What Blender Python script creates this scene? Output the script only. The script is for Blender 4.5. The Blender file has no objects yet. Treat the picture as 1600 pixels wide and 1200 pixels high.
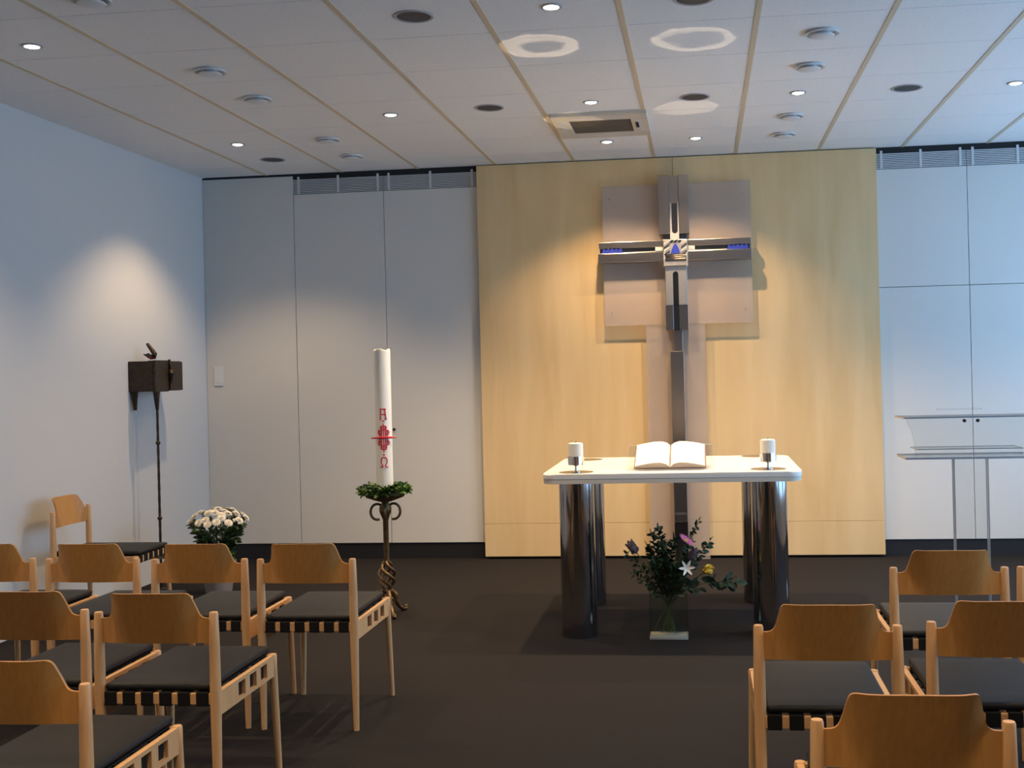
import bpy, bmesh, math, random
from mathutils import Vector, Matrix
sc = bpy.context.scene
COL = sc.collection
PI = math.pi
# ------------------------------------------------------------------ camera
def setup_camera():
    f, yaw, roll, cx, cy = 1809.95, 0.11642, -0.02423, 885.1, 576.5
    fw = Vector((-math.sin(yaw), math.cos(yaw), 0)); rt = Vector((math.cos(yaw), math.sin(yaw), 0)); up = Vector((0, 0, 1))
    c, s = math.cos(roll), math.sin(roll)
    X = rt * c + up * s; Y = up * c - rt * s; Z = -fw
    cam = bpy.data.cameras.new('camera'); o = bpy.data.objects.new('camera', cam); COL.objects.link(o)
    M = Matrix((X, Y, Z)).transposed().to_4x4(); M.translation = (0, 0, 1.48)
    o.matrix_world = M
    cam.sensor_fit = 'HORIZONTAL'; cam.sensor_width = 36; cam.lens = f / 1600 * 36
    cam.shift_x = -(cx - 800) / 1600; cam.shift_y = (cy - 600) / 1600
    cam.clip_start = 0.05
    sc.camera = o
setup_camera()
# ------------------------------------------------------------------ world, daylight, exposure
sc.view_settings.view_transform = 'Standard'; sc.view_settings.look = 'None'
sc.view_settings.gamma = 1; sc.view_settings.use_curve_mapping = False
sc.view_settings.exposure = 0.24
W = bpy.data.worlds.new('sky'); sc.world = W; W.use_nodes = True
bg = W.node_tree.nodes['Background']; bg.inputs[0].default_value = (.36, .64, 1.0, 1); bg.inputs[1].default_value = 3.9
WINDOWS = [(2.7, 4.5), (4.8, 6.6), (6.9, 8.7)]           # openings in the right wall (y from, y to)
WZ0, WZ1, XR = .35, 2.95, 3.6
for y0, y1 in WINDOWS:
    l = bpy.data.lights.new('window_daylight', 'AREA'); l.shape = 'RECTANGLE'; l.size = WZ1 - WZ0; l.size_y = y1 - y0
    o = bpy.data.objects.new('window_daylight', l); COL.objects.link(o)
    o.location = (XR + .12, (y0 + y1) / 2, (WZ0 + WZ1) / 2); o.rotation_euler = (0, PI / 2, 0); l.cycles.is_portal = True
SPOT_W, SPOT_COL = 82, (1.0, .715, .42)
# ------------------------------------------------------------------ materials
def mat(name, col, rough=.6, metal=0, spec=.5, noise=0, nscale=20, bump=0, bscale=200, **kw):
    m = bpy.data.materials.new(name); m.use_nodes = True; nt = m.node_tree; b = nt.nodes['Principled BSDF']
    b.inputs['Base Color'].default_value = (*col, 1); b.inputs['Roughness'].default_value = rough
    b.inputs['Metallic'].default_value = metal; b.inputs['Specular IOR Level'].default_value = spec
    for k, v in kw.items(): b.inputs[k.replace('_', ' ')].default_value = v
    if noise or bump: tc = nt.nodes.new('ShaderNodeTexCoord')
    if noise:
        n = nt.nodes.new('ShaderNodeTexNoise'); n.inputs['Scale'].default_value = nscale; n.inputs['Detail'].default_value = 4
        nt.links.new(tc.outputs['Object'], n.inputs['Vector'])
        r = nt.nodes.new('ShaderNodeValToRGB')
        r.color_ramp.elements[0].color = (*[c * (1 - noise) for c in col], 1); r.color_ramp.elements[0].position = .3
        r.color_ramp.elements[1].color = (*[min(1, c * (1 + noise)) for c in col], 1); r.color_ramp.elements[1].position = .7
        nt.links.new(n.outputs['Fac'], r.inputs[0]); nt.links.new(r.outputs[0], b.inputs['Base Color'])
    if bump:
        n = nt.nodes.new('ShaderNodeTexNoise'); n.inputs['Scale'].default_value = bscale
        nt.links.new(tc.outputs['Object'], n.inputs['Vector'])
        bp = nt.nodes.new('ShaderNodeBump'); bp.inputs['Strength'].default_value = bump; bp.inputs['Distance'].default_value = .005
        nt.links.new(n.outputs['Fac'], bp.inputs['Height']); nt.links.new(bp.outputs[0], b.inputs['Normal'])
    return m
def wood(name, c0, c1, rough=.45, stretch=(18, 18, 1.2), scale=3, seedz=0):
    m = bpy.data.materials.new(name); m.use_nodes = True; nt = m.node_tree; b = nt.nodes['Principled BSDF']; b.inputs['Roughness'].default_value = rough
    tc = nt.nodes.new('ShaderNodeTexCoord'); mp = nt.nodes.new('ShaderNodeMapping'); mp.inputs['Scale'].default_value = stretch
    nt.links.new(tc.outputs['Object'], mp.inputs['Vector'])
    n = nt.nodes.new('ShaderNodeTexNoise'); n.inputs['Scale'].default_value = scale; n.inputs['Detail'].default_value = 6; n.inputs['Distortion'].default_value = .6
    nt.links.new(mp.outputs[0], n.inputs['Vector'])
    r = nt.nodes.new('ShaderNodeValToRGB'); r.color_ramp.elements[0].color = (*c0, 1); r.color_ramp.elements[0].position = .32
    r.color_ramp.elements[1].color = (*c1, 1); r.color_ramp.elements[1].position = .68
    nt.links.new(n.outputs['Fac'], r.inputs[0]); nt.links.new(r.outputs[0], b.inputs['Base Color'])
    return m
def clear(name, tint=(.97, .98, .98), ior=1.45, rough=.02, veil=0, veil_col=(.8, .8, .8)):
    """clear sheet: fresnel reflection over straight-through transparency, optional milky veil"""
    m = bpy.data.materials.new(name); m.use_nodes = True; nt = m.node_tree; nt.nodes.clear()
    out = nt.nodes.new('ShaderNodeOutputMaterial'); lw = nt.nodes.new('ShaderNodeLayerWeight'); lw.inputs[0].default_value = .5
    pw = nt.nodes.new('ShaderNodeMath'); pw.operation = 'POWER'; pw.inputs[1].default_value = 5; nt.links.new(lw.outputs['Facing'], pw.inputs[0])
    fr = nt.nodes.new('ShaderNodeMath'); fr.operation = 'MULTIPLY_ADD'; fr.inputs[1].default_value = .45; fr.inputs[2].default_value = .03; nt.links.new(pw.outputs[0], fr.inputs[0])
    t = nt.nodes.new('ShaderNodeBsdfTransparent'); t.inputs[0].default_value = (*tint, 1)
    g = nt.nodes.new('ShaderNodeBsdfGlossy'); g.inputs['Roughness'].default_value = rough
    base = t.outputs[0]
    if veil:
        d = nt.nodes.new('ShaderNodeBsdfDiffuse'); d.inputs[0].default_value = (*veil_col, 1)
        mv = nt.nodes.new('ShaderNodeMixShader'); mv.inputs[0].default_value = veil
        nt.links.new(t.outputs[0], mv.inputs[1]); nt.links.new(d.outputs[0], mv.inputs[2]); base = mv.outputs[0]
    mx = nt.nodes.new('ShaderNodeMixShader'); nt.links.new(fr.outputs[0], mx.inputs[0]); nt.links.new(base, mx.inputs[1]); nt.links.new(g.outputs[0], mx.inputs[2])
    nt.links.new(mx.outputs[0], out.inputs[0])
    return m
M = dict(
    white_wall=mat('white_paint', (.66, .66, .66), .8, bump=.05, bscale=300),
    panel=mat('white_laminate', (.66, .65, .63), .55),
    ceiling=mat('mineral_tile', (.88, .86, .85), .9, noise=.04, nscale=90),
    tbar=mat('beige_ceiling_rail', (.66, .54, .38), .6),
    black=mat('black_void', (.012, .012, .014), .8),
    baseboard=mat('black_baseboard', (.014, .013, .016), .5),
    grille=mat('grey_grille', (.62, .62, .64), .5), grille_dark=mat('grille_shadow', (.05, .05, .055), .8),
    maple=wood('maple_veneer', (.67, .47, .235), (.75, .555, .305), .42, (2.6, 2.6, .35), 2.4),
    beech=wood('beech_frame', (.60, .34, .155), (.68, .41, .20), .4, (30, 30, 3), 3),
    ply=wood('beech_plywood', (.45, .215, .06), (.53, .265, .08), .38, (22, 22, 3), 3),
    leather=mat('black_cushion', (.009, .009, .010), .55, spec=.28, bump=.15, bscale=120), strap=mat('black_webbing', (.007, .007, .008), .6, spec=.25),
    steel=mat('polished_steel', (.40, .385, .38), .09, 1), brushed=mat('brushed_steel', (.40, .36, .33), .28, 1),
    satin=mat('satin_aluminium', (.72, .68, .64), .4, 1), pale=mat('pale_metal', (.56, .53, .50), .45, .3), dark_steel=mat('dark_steel', (.16, .15, .15), .25, 1),
    chrome=mat('chrome', (.75, .74, .73), .08, 1), disc=mat('steel_disc', (.45, .38, .30), .22, 1),
    blue=mat('blue_enamel', (.03, .05, .36), .3), red=mat('red_wax', (.70, .02, .04), .45),
    frost=mat('frosted_acrylic_slab', (.86, .82, .76), .28, Subsurface_Weight=.0),
    slab_edge=mat('slab_lower_layer', (.74, .68, .58), .4),
    wax=mat('white_wax', (.86, .82, .72), .45), wick=mat('charred_wick', (.02, .02, .02), .9),
    paper=mat('book_paper', (.90, .87, .78), .7), leatherbook=mat('brown_book_cover', (.16, .08, .05), .5), page_edge=mat('page_block_edge', (.42, .36, .30), .8),
    bronze=mat('dark_bronze', (.055, .036, .024), .5, .55, noise=.3, nscale=40), gilt=mat('aged_brass_iron', (.16, .105, .05), .42, .75, noise=.35, nscale=50),
    redglass=mat('red_lamp_glass', (.55, .01, .02), .1), brass=mat('brass', (.8, .55, .22), .25, 1),
    leaf=mat('dark_leaf', (.022, .05, .016), .5, noise=.4, nscale=30), leaf_b=mat('fresh_leaf', (.10, .19, .035), .5, noise=.4, nscale=30), leaf_g=mat('grey_green_leaf', (.045, .085, .055), .55, noise=.3, nscale=30),
    stem=mat('green_stem', (.075, .095, .025), .6), pink=mat('pink_petal', (.75, .20, .42), .5), white_petal=mat('white_petal', (.86, .83, .76), .6),
    yellow=mat('yellow_petal', (.85, .62, .08), .5), bud=mat('mauve_bud', (.14, .10, .11), .7), pollen=mat('yellow_pollen', (.7, .5, .06), .7),
    pot=mat('grey_pot', (.22, .2, .19), .6), soil=mat('soil', (.03, .02, .015), .9),
    plastic=mat('white_plastic', (.72, .72, .72), .45), speaker=mat('dark_speaker_mesh', (.05, .05, .055), .6), trimring=mat('grey_ring', (.42, .41, .42), .5),
    acrylic=clear('clear_acrylic', (.955, .965, .965)), acrylic_edge=mat('acrylic_cut_edge', (.36, .34, .33), .25),
    grille_brown=mat('brown_grille', (.20, .155, .11), .6),
    bright_edge=mat('bright_acrylic_edge', (.85, .82, .78), .3),
    milky=clear('milky_acrylic', (.95, .94, .94), veil=.34, veil_col=(.62, .53, .48), rough=.12), milky_edge=mat('milky_edge', (.5, .46, .42), .4),
    glass=clear('vase_glass', (.90, .93, .91)), glass_base=mat('glass_base', (.85, .86, .80), .05, Transmission_Weight=.55, IOR=1.45),
    water=clear('vase_water', (.93, .95, .90), 1.1),
)
def emit(name, col, s):
    m = bpy.data.materials.new(name); m.use_nodes = True; b = m.node_tree.nodes['Principled BSDF']
    b.inputs['Base Color'].default_value = (1, 1, 1, 1); b.inputs['Emission Color'].default_value = (*col, 1); b.inputs['Emission Strength'].default_value = s
    return m
M['lamp'] = emit('halogen_lamp', (1, .88, .68), 14)
def carpet():
    m = mat('charcoal_carpet', (.034, .029, .027), .95, spec=.15, noise=.25, nscale=7, bump=.5, bscale=420)
    nt = m.node_tree; b = nt.nodes['Principled BSDF']; tc = nt.nodes.new('ShaderNodeTexCoord')
    n = nt.nodes.new('ShaderNodeTexNoise'); n.inputs['Scale'].default_value = 260; n.inputs['Detail'].default_value = 2; nt.links.new(tc.outputs['Object'], n.inputs['Vector'])
    r = nt.nodes.new('ShaderNodeValToRGB'); r.color_ramp.elements[0].position = .3; r.color_ramp.elements[1].position = .7
    r.color_ramp.elements[0].color = (.010, .0085, .0085, 1); r.color_ramp.elements[1].color = (.025, .0215, .0215, 1)
    nt.links.new(n.outputs['Fac'], r.inputs[0]); nt.links.new(r.outputs[0], b.inputs['Base Color'])
    return m
M['carpet'] = carpet()
# ------------------------------------------------------------------ mesh helpers
class MB:
    def __init__(s): s.bm = bmesh.new(); s.mi = 0
    def face(s, vs):
        try:
            f = s.bm.faces.new(vs); f.material_index = s.mi; return f
        except ValueError: return None
    def add(s, b2, mtx=None):
        mp = {}
        for v in b2.verts: mp[v] = s.bm.verts.new(mtx @ v.co if mtx else v.co)
        for f in b2.faces:
            g = s.face([mp[v] for v in f.verts])
            if g and f.material_index: g.material_index = f.material_index
        b2.free(); return s
    def box(s, x0, x1, y0, y1, z0, z1, bev=0, mtx=None, seg=2):
        b = bmesh.new(); bmesh.ops.create_cube(b, size=1)
        for v in b.verts: v.co = Vector(((x0 + x1) / 2 + v.co.x * (x1 - x0), (y0 + y1) / 2 + v.co.y * (y1 - y0), (z0 + z1) / 2 + v.co.z * (z1 - z0)))
        if bev: bmesh.ops.bevel(b, geom=b.edges[:], offset=bev, segments=seg, affect='EDGES', profile=.5)
        return s.add(b, mtx)
    def tube(s, pts, r, seg=10, cap=True):
        pts = [Vector(p) for p in pts]; n = len(pts); rr = r if isinstance(r, (list, tuple)) else [r] * n
        T = [(pts[min(i + 1, n - 1)] - pts[max(i - 1, 0)]).normalized() for i in range(n)]
        a = T[0].orthogonal().normalized(); rings = []
        for i in range(n):
            a = (a - T[i] * a.dot(T[i])).normalized(); b = T[i].cross(a)
            rings.append([s.bm.verts.new(pts[i] + (a * math.cos(2 * PI * k / seg) + b * math.sin(2 * PI * k / seg)) * rr[i]) for k in range(seg)])
        for i in range(n - 1):
            for k in range(seg): s.face([rings[i][k], rings[i][(k + 1) % seg], rings[i + 1][(k + 1) % seg], rings[i + 1][k]])
        if cap: s.face(rings[0][::-1]); s.face(rings[-1])
        return s
    def lathe(s, prof, c=(0, 0, 0), seg=32, sx=1, sy=1):
        rings = []
        for r, z in prof:
            if r < 1e-5: rings.append([s.bm.verts.new((c[0], c[1], c[2] + z))])
            else: rings.append([s.bm.verts.new((c[0] + r * sx * math.cos(2 * PI * k / seg), c[1] + r * sy * math.sin(2 * PI * k / seg), c[2] + z)) for k in range(seg)])
        for A, B in zip(rings, rings[1:]):
            for k in range(seg):
                k2 = (k + 1) % seg
                if len(A) == 1 and len(B) == 1: continue
                if len(A) == 1: s.face([A[0], B[k2], B[k]])
                elif len(B) == 1: s.face([A[k], A[k2], B[0]])
                else: s.face([A[k], A[k2], B[k2], B[k]])
        return s
    def prism(s, poly, f, d0, d1, side_mi=None):
        A = [s.bm.verts.new(f(p[0], p[1], d0)) for p in poly]; B = [s.bm.verts.new(f(p[0], p[1], d1)) for p in poly]
        s.face(A); s.face(B[::-1]); n = len(poly); old = s.mi
        if side_mi is not None: s.mi = side_mi
        for i in range(n): s.face([A[i], B[i], B[(i + 1) % n], A[(i + 1) % n]])
        s.mi = old
        return s
    def ball(s, c, r, sc3=(1, 1, 1), sub=2, mtx=None):
        b = bmesh.new(); bmesh.ops.create_icosphere(b, subdivisions=sub, radius=r)
        for v in b.verts:
            p = Vector((v.co.x * sc3[0], v.co.y * sc3[1], v.co.z * sc3[2]))
            v.co = (mtx @ p if mtx else p) + Vector(c)
        return s.add(b)
    def leaf(s, p, d, w, L, cup=.2, nrm=None):
        p = Vector(p); d = Vector(d).normalized()
        side = d.cross(Vector(nrm) if nrm else Vector((random.uniform(-1, 1), random.uniform(-1, 1), random.uniform(.3, 1)))).normalized(); n = side.cross(d)
        v = [s.bm.verts.new(q) for q in (p, p + d * L * .35 + side * w / 2 + n * cup * w, p + d * L * .75 + side * w * .38 + n * cup * w * .6, p + d * L - n * cup * w * .4,
             p + d * L * .75 - side * w * .38 + n * cup * w * .6, p + d * L * .35 - side * w / 2 + n * cup * w, p + d * L * .4, p + d * L * .75)]
        for q in ((0, 1, 6), (1, 2, 7, 6), (2, 3, 7), (3, 4, 7), (4, 5, 6, 7), (5, 0, 6)): s.face([v[i] for i in q])
        return s
    def build(s, name, mats, parent=None, smooth=True, ang=40):
        bmesh.ops.recalc_face_normals(s.bm, faces=s.bm.faces[:])
        me = bpy.data.meshes.new(name); s.bm.to_mesh(me); s.bm.free()
        for m in (mats if isinstance(mats, (list, tuple)) else [mats]): me.materials.append(M[m] if isinstance(m, str) else m)
        if smooth:
            me.shade_smooth(); me.set_sharp_from_angle(angle=math.radians(ang))
        o = bpy.data.objects.new(name, me); COL.objects.link(o)
        if parent: o.parent = parent
        return o
def tag(o, label=None, cat=None, group=None, kind=None):
    if label: o['label'] = label
    if cat: o['category'] = cat
    if group: o['group'] = group
    if kind: o['kind'] = kind
    return o
def thing(name, label, cat, loc=(0, 0, 0), rz=0, group=None):
    o = bpy.data.objects.new(name, None); o.empty_display_size = .1; COL.objects.link(o); o.location = loc; o.rotation_euler = (0, 0, rz)
    return tag(o, label, cat, group)
def dup(root, loc, rz=0, label=None):
    r = root.copy(); COL.objects.link(r); r.location = loc; r.rotation_euler = (0, 0, rz)
    if label: r['label'] = label
    for ch in list(root.children):
        c = ch.copy(); COL.objects.link(c); c.parent = r
        for g in list(ch.children):
            d = g.copy(); COL.objects.link(d); d.parent = c
    return r
def arc(cx, cz, r, a0, a1, n=6): return [(cx + r * math.cos(math.radians(a0 + (a1 - a0) * i / n)), cz + r * math.sin(math.radians(a0 + (a1 - a0) * i / n))) for i in range(n + 1)]
XZ = lambda a, b, d: (a, d, b)
XY = lambda a, b, d: (a, b, d)
def rrect(x0, x1, y0, y1, r, n=6):
    return arc(x1 - r, y0 + r, r, -90, 0, n) + arc(x1 - r, y1 - r, r, 0, 90, n) + arc(x0 + r, y1 - r, r, 90, 180, n) + arc(x0 + r, y0 + r, r, 180, 270, n)
def struct(name, mb, m): return tag(mb.build(name, m, smooth=False), kind='structure')
# ------------------------------------------------------------------ room shell
XL, YB, YF, ZC = -4.0, 9.0175, -3.0, 3.102
T, GX0, GY0 = .625, -.3287, 8.6101
struct('floor', MB().box(XL - .1, XR + .2, YF - .1, YB + .2, -.1, 0), 'carpet')
struct('wall_left', MB().box(XL - .1, XL, YF, YB + .1, 0, ZC + .02), 'white_wall')
struct('wall_back', MB().box(XL, XR, YB + .055, YB + .13, 0, ZC + .02), 'black')
struct('wall_front', MB().box(XL, XR, YF - .1, YF, 0, ZC + .02), 'white_wall')
def right_wall():
    m = MB(); x0, x1 = XR, XR + .12
    m.box(x0, x1, YF, YB + .1, 0, WZ0); m.box(x0, x1, YF, YB + .1, WZ1, ZC + .02)
    ys = [YF] + [v for w in WINDOWS for v in w] + [YB + .1]
    for a, b in zip(ys[::2], ys[1::2]): m.box(x0, x1, a, b, WZ0, WZ1)
    struct('wall_right', m, 'white_wall')
    for i, (a, b) in enumerate(WINDOWS):
        f = MB(); t = .05
        f.box(x0 + .03, x0 + .09, a, b, WZ0, WZ0 + t); f.box(x0 + .03, x0 + .09, a, b, WZ1 - t, WZ1)
        f.box(x0 + .03, x0 + .09, a, a + t, WZ0 + t, WZ1 - t); f.box(x0 + .03, x0 + .09, b - t, b, WZ0 + t, WZ1 - t)
        f.box(x0 + .03, x0 + .09, (a + b) / 2 - t / 2, (a + b) / 2 + t / 2, WZ0 + t, WZ1 - t)
        struct('window_%d' % (i + 1), f, 'plastic')
right_wall()
def ceiling():
    m = MB(); m.mi = 1
    m.box(XL, XR, YF, YB + .03, ZC + .02, ZC + .08)
    m.mi = 0
    xs = [GX0 + k * T for k in range(-6, 9)]; ys = [GY0 - k * T for k in range(-1, 19)][::-1]
    xs = [max(XL, min(XR, x)) for x in xs]; ys = [max(YF, min(YB - .004, y)) for y in ys]
    for a, b in zip(xs, xs[1:]):
        if b - a < .02: continue
        for c, d in zip(ys, ys[1:]):
            if d - c < .02: continue
            m.box(a, b, c + .0025, d - .0025, ZC, ZC + .02)
    m.mi = 2
    for x in xs:
        if XL + .05 < x < XR - .05: m.box(x - .013, x + .013, YF, YB - .004, ZC - .003, ZC + .001)
    struct('ceiling', m, ['ceiling', 'black', 'tbar'])
ceiling()
struct('painted_shadow_gap_1', MB().box(XL, XR, YB + .004, YB + .055, 3.06, ZC), 'black')  # black strip, its colour painting in the dark shadow gap under the ceiling
struct('baseboard_back', MB().box(XL, XR, YB + .012, YB + .055, 0, .127), 'baseboard')
# back wall panels, cupboards, grilles
PX = [-4.0, -3.236, -2.491, -1.725]
PL = ['tall narrow white wall panel in the left corner without a grille above', 'white wall panel with grille above, directly right of the left corner panel', 'white wall panel behind the tall candle, touching the wood wall']
for i in range(3):
    top = 3.085 if i == 0 else 2.937
    KNOB_PANEL = tag(MB().box(PX[i] + .002, PX[i + 1] - .002, YB, YB + .03, .127, top, .0015).build('wall_panel', 'panel', smooth=False), PL[i], 'wall panel', 'white panels on the left of the back wall')
CX = [1.345, 2.016, 2.76, 3.6]
CLAB = ['white cupboard front beside the wood wall, left of the lectern column seam', 'white cupboard front behind the right half of the clear lectern', 'white cupboard front third from the wood wall', 'white cupboard front next to the window wall']
for i in range(3):
    t = thing('cupboard', CLAB[i], 'cupboard', (CX[i], YB, .127), 0, 'white cupboard fronts on the right of the back wall'); w = CX[i + 1] - CX[i]
    MB().box(.002, w - .002, 0, .03, 0, 1.911, .0015).build('lower_door', 'panel', t, smooth=False)
    MB().box(.002, w - .002, 0, .03, 1.915, 2.81, .0015).build('upper_door', 'panel', t, smooth=False)
def grille(x0, x1, lab):
    t = thing('vent_grille', lab, 'vent grille', (x0, YB, 2.94), 0, 'slatted vent grilles along the top of the back wall'); w = x1 - x0; h = .138
    MB().box(.001, w - .001, .022, .029, 0, h).build('backing', 'grille_dark', t, smooth=False)
    for k in range(9): MB().box(.002, w - .002, .004, .018, .003 + k * .0132, .0105 + k * .0132).build('slat', 'grille', t, smooth=False)
    for q in (.045, w / 2, w - .045): MB().box(q - .009, q + .009, 0, .0036, 0, h).build('mullion', 'grille', t, smooth=False)
grille(PX[1], PX[2], 'grey slatted grille above the second white panel from the left corner')
grille(PX[2], PX[3], 'grey slatted grille touching the left edge of the wood wall')
for i, s in enumerate(['touching the right edge of the wood wall', 'second to the right of the wood wall, above the lectern', 'third to the right of the wood wall']): grille(CX[i], CX[i + 1], 'grey slatted grille ' + s)
# maple wall
t = thing('wood_wall_panel', 'large pale maple veneer wall behind the cross and altar', 'wood panel', (-.19, 8.97, .02))
for z0, z1 in ((0, .2565), (.2585, 3.072)):
    for x0, x1 in ((-1.535, -.001), (.001, 1.535)): MB().box(x0, x1, 0, .047, z0, z1, .001).build('veneer_sheet', 'maple', t, smooth=False)
# ------------------------------------------------------------------ ceiling fittings
def spot_light(parent, z=-.02):
    l = bpy.data.lights.new('halogen_spot', 'SPOT'); l.energy = SPOT_W; l.color = SPOT_COL; l.spot_size = math.radians(113); l.spot_blend = .55; l.shadow_soft_size = .028
    o = bpy.data.objects.new('halogen_spot', l); COL.objects.link(o); o.parent = parent; o.location = (0, 0, z)
    return o
def downlight():
    t = thing('downlight', '', 'downlight', (0, 0, ZC), 0, 'lit ceiling downlights')
    MB().lathe([(.036, 0), (.036, -.006), (.047, -.006), (.05, -.002), (.05, 0)], seg=28).build('trim_ring', 'trimring', t)
    MB().lathe([(0, -.010), (.02, -.0095), (.0335, -.004), (.0345, 0)], seg=24).build('lamp', 'lamp', t)
    spot_light(t)
    return t
DL = [(-3.175, 5.26, 'lit downlight nearest the left wall at the top left corner'), (-3.175, 7.755, 'lit downlight near the left wall above the bronze wall box'), (-1.90, 7.09, 'lit downlight above the tall candle'),
      (-.63, 5.14, 'lit downlight at the top edge, nearest of the column over the altar'), (-.632, 7.026, 'lit downlight just in front of the ceiling air unit'), (-.637, 8.281, 'lit downlight behind the air unit, left above the cross'),
      (-.005, 8.294, 'lit downlight right above the cross near the wood wall'), (.611, 7.052, 'lit downlight between white ceiling discs right of the altar'), (1.876, 7.09, 'lit downlight at the right edge of the photo'),
      (3.13, 7.09, 'lit downlight beside the window wall'), (-1.90, 3.1, 'lit downlight above the left chair block'), (.611, 3.1, 'lit downlight above the right chair block'), (-.63, 1.2, 'lit downlight behind the chair rows'), (1.876, 3.1, 'lit downlight right of the right chair block'), (.611, 1.2, 'lit downlight at the rear of the room, right'), (-1.90, 1.2, 'lit downlight at the rear of the room, left'), (-3.175, 3.1, 'lit downlight between the left wall and the left chair block')]
d0 = downlight()
for i, (x, y, lab) in enumerate(DL):
    if i == 0: d0.location = (x, y, ZC); d0['label'] = lab
    else:
        d = dup(d0, (x, y, ZC), 0, lab)
        if i in (4, 7):                                             # the two lamps over the altar are stronger
            for c in d.children:
                if c.type == 'LIGHT': c.data = c.data.copy(); c.data.energy = SPOT_W * 2.1
def speaker():
    t = thing('ceiling_speaker', '', 'speaker', (0, 0, ZC), 0, 'round dark ceiling speakers')
    MB().lathe([(.078, 0), (.078, -.004), (.088, -.006), (.093, -.003), (.093, 0)], seg=36).build('rim', 'trimring', t)
    MB().lathe([(0, -.004), (.06, -.0035), (.0785, -.002), (.0785, 0)], seg=32).build('mesh_cover', 'speaker', t)
    return t
SP = [(-1.265, 5.16, 'round dark ceiling speaker large at the top of the photo, left of centre'), (.003, 5.15, 'round dark ceiling speaker cut by the top edge of the photo'), (-1.263, 7.04, 'round dark ceiling speaker left of the air unit'),
      (-.004, 7.03, 'round dark ceiling speaker right of the air unit'), (1.25, 7.08, 'round dark ceiling speaker on the right, above the cupboards'), (-3.155, 8.367, 'round dark ceiling speaker in the far left corner')]
s0 = speaker()
for i, (x, y, lab) in enumerate(SP):
    if i == 0: s0.location = (x, y, ZC); s0['label'] = lab
    else: dup(s0, (x, y, ZC), 0, lab)
def diffuser():
    t = thing('air_diffuser', '', 'air diffuser', (0, 0, ZC), 0, 'round white ceiling air discs')
    MB().lathe([(.055, 0), (.07, -.012), (.083, -.014), (.083, -.008), (.075, 0)], seg=36).build('outer_ring', 'plastic', t)
    MB().lathe([(0, -.030), (.04, -.029), (.058, -.024), (.060, -.020), (.04, -.018), (.03, 0)], seg=36).build('centre_disc', 'plastic', t)
    return t
DF = [(-2.54, 4.66, 'white ceiling disc cut by the top edge at the upper left'), (-2.54, 5.86, 'white ceiling disc nearer of the two mid left'), (-2.535, 6.5, 'white ceiling disc farther of the two mid left'), (-2.52, 7.73, 'white ceiling disc nearer of the far left pair'),
      (-2.545, 8.36, 'white ceiling disc above the left grilles, nearest the back wall'), (.624, 5.79, 'white ceiling disc nearest on the right of the light rings'), (.622, 6.43, 'white ceiling disc just before the lit downlight on the right'),
      (.615, 7.69, 'white ceiling disc just beyond the lit downlight on the right'), (.612, 8.30, 'white ceiling disc closest to the wood wall on the right')]
f0 = diffuser()
for i, (x, y, lab) in enumerate(DF):
    if i == 0: f0.location = (x, y, ZC); f0['label'] = lab
    else: dup(f0, (x, y, ZC), 0, lab)
def air_unit():
    t = thing('ceiling_air_unit', 'cream square air conditioning cassette set in the ceiling before the cross', 'air conditioner', (-.618, 7.65, ZC))
    m = MB(); a, b = .31, .20
    for (x0, x1, y0, y1) in ((-a, a, -.35, -.2), (-a, a, .2, .35), (-a, -b, -.2, .2), (b, a, -.2, .2)): m.box(x0, x1, y0, y1, -.025, 0, .003)
    m.build('frame', 'tbar_white', t, smooth=False)
    MB().box(-b, b, -.2, .2, -.008, 0).build('grille_backing', 'grille_dark', t, smooth=False)
    m = MB()
    for k in range(16): m.box(-b, b, -.192 + k * .0256, -.183 + k * .0256, -.02, -.008)
    for k in range(18): m.box(-.19 + k * .0224, -.184 + k * .0224, -.2, .2, -.016, -.009)
    m.build('intake_grille', 'grille_brown', t, smooth=False)
    for s in (-1, 1): MB().box(s * .252 - .012, s * .252 + .012, -.17, .17, -.0262, -.0248).build('louvre', 'grille', t, smooth=False)
    for s in (-1, 1): MB().box(-.17, .17, s * .272 - .014, s * .272 + .014, -.0262, -.0248).build('louvre', 'grille', t, smooth=False)
    MB().box(.225, .245, -.10, .06, -.0275, -.0245).build('display_strip', 'black', t, smooth=False)
M['tbar_white'] = mat('cream_plastic', (.62, .56, .47), .5)
air_unit()
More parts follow.
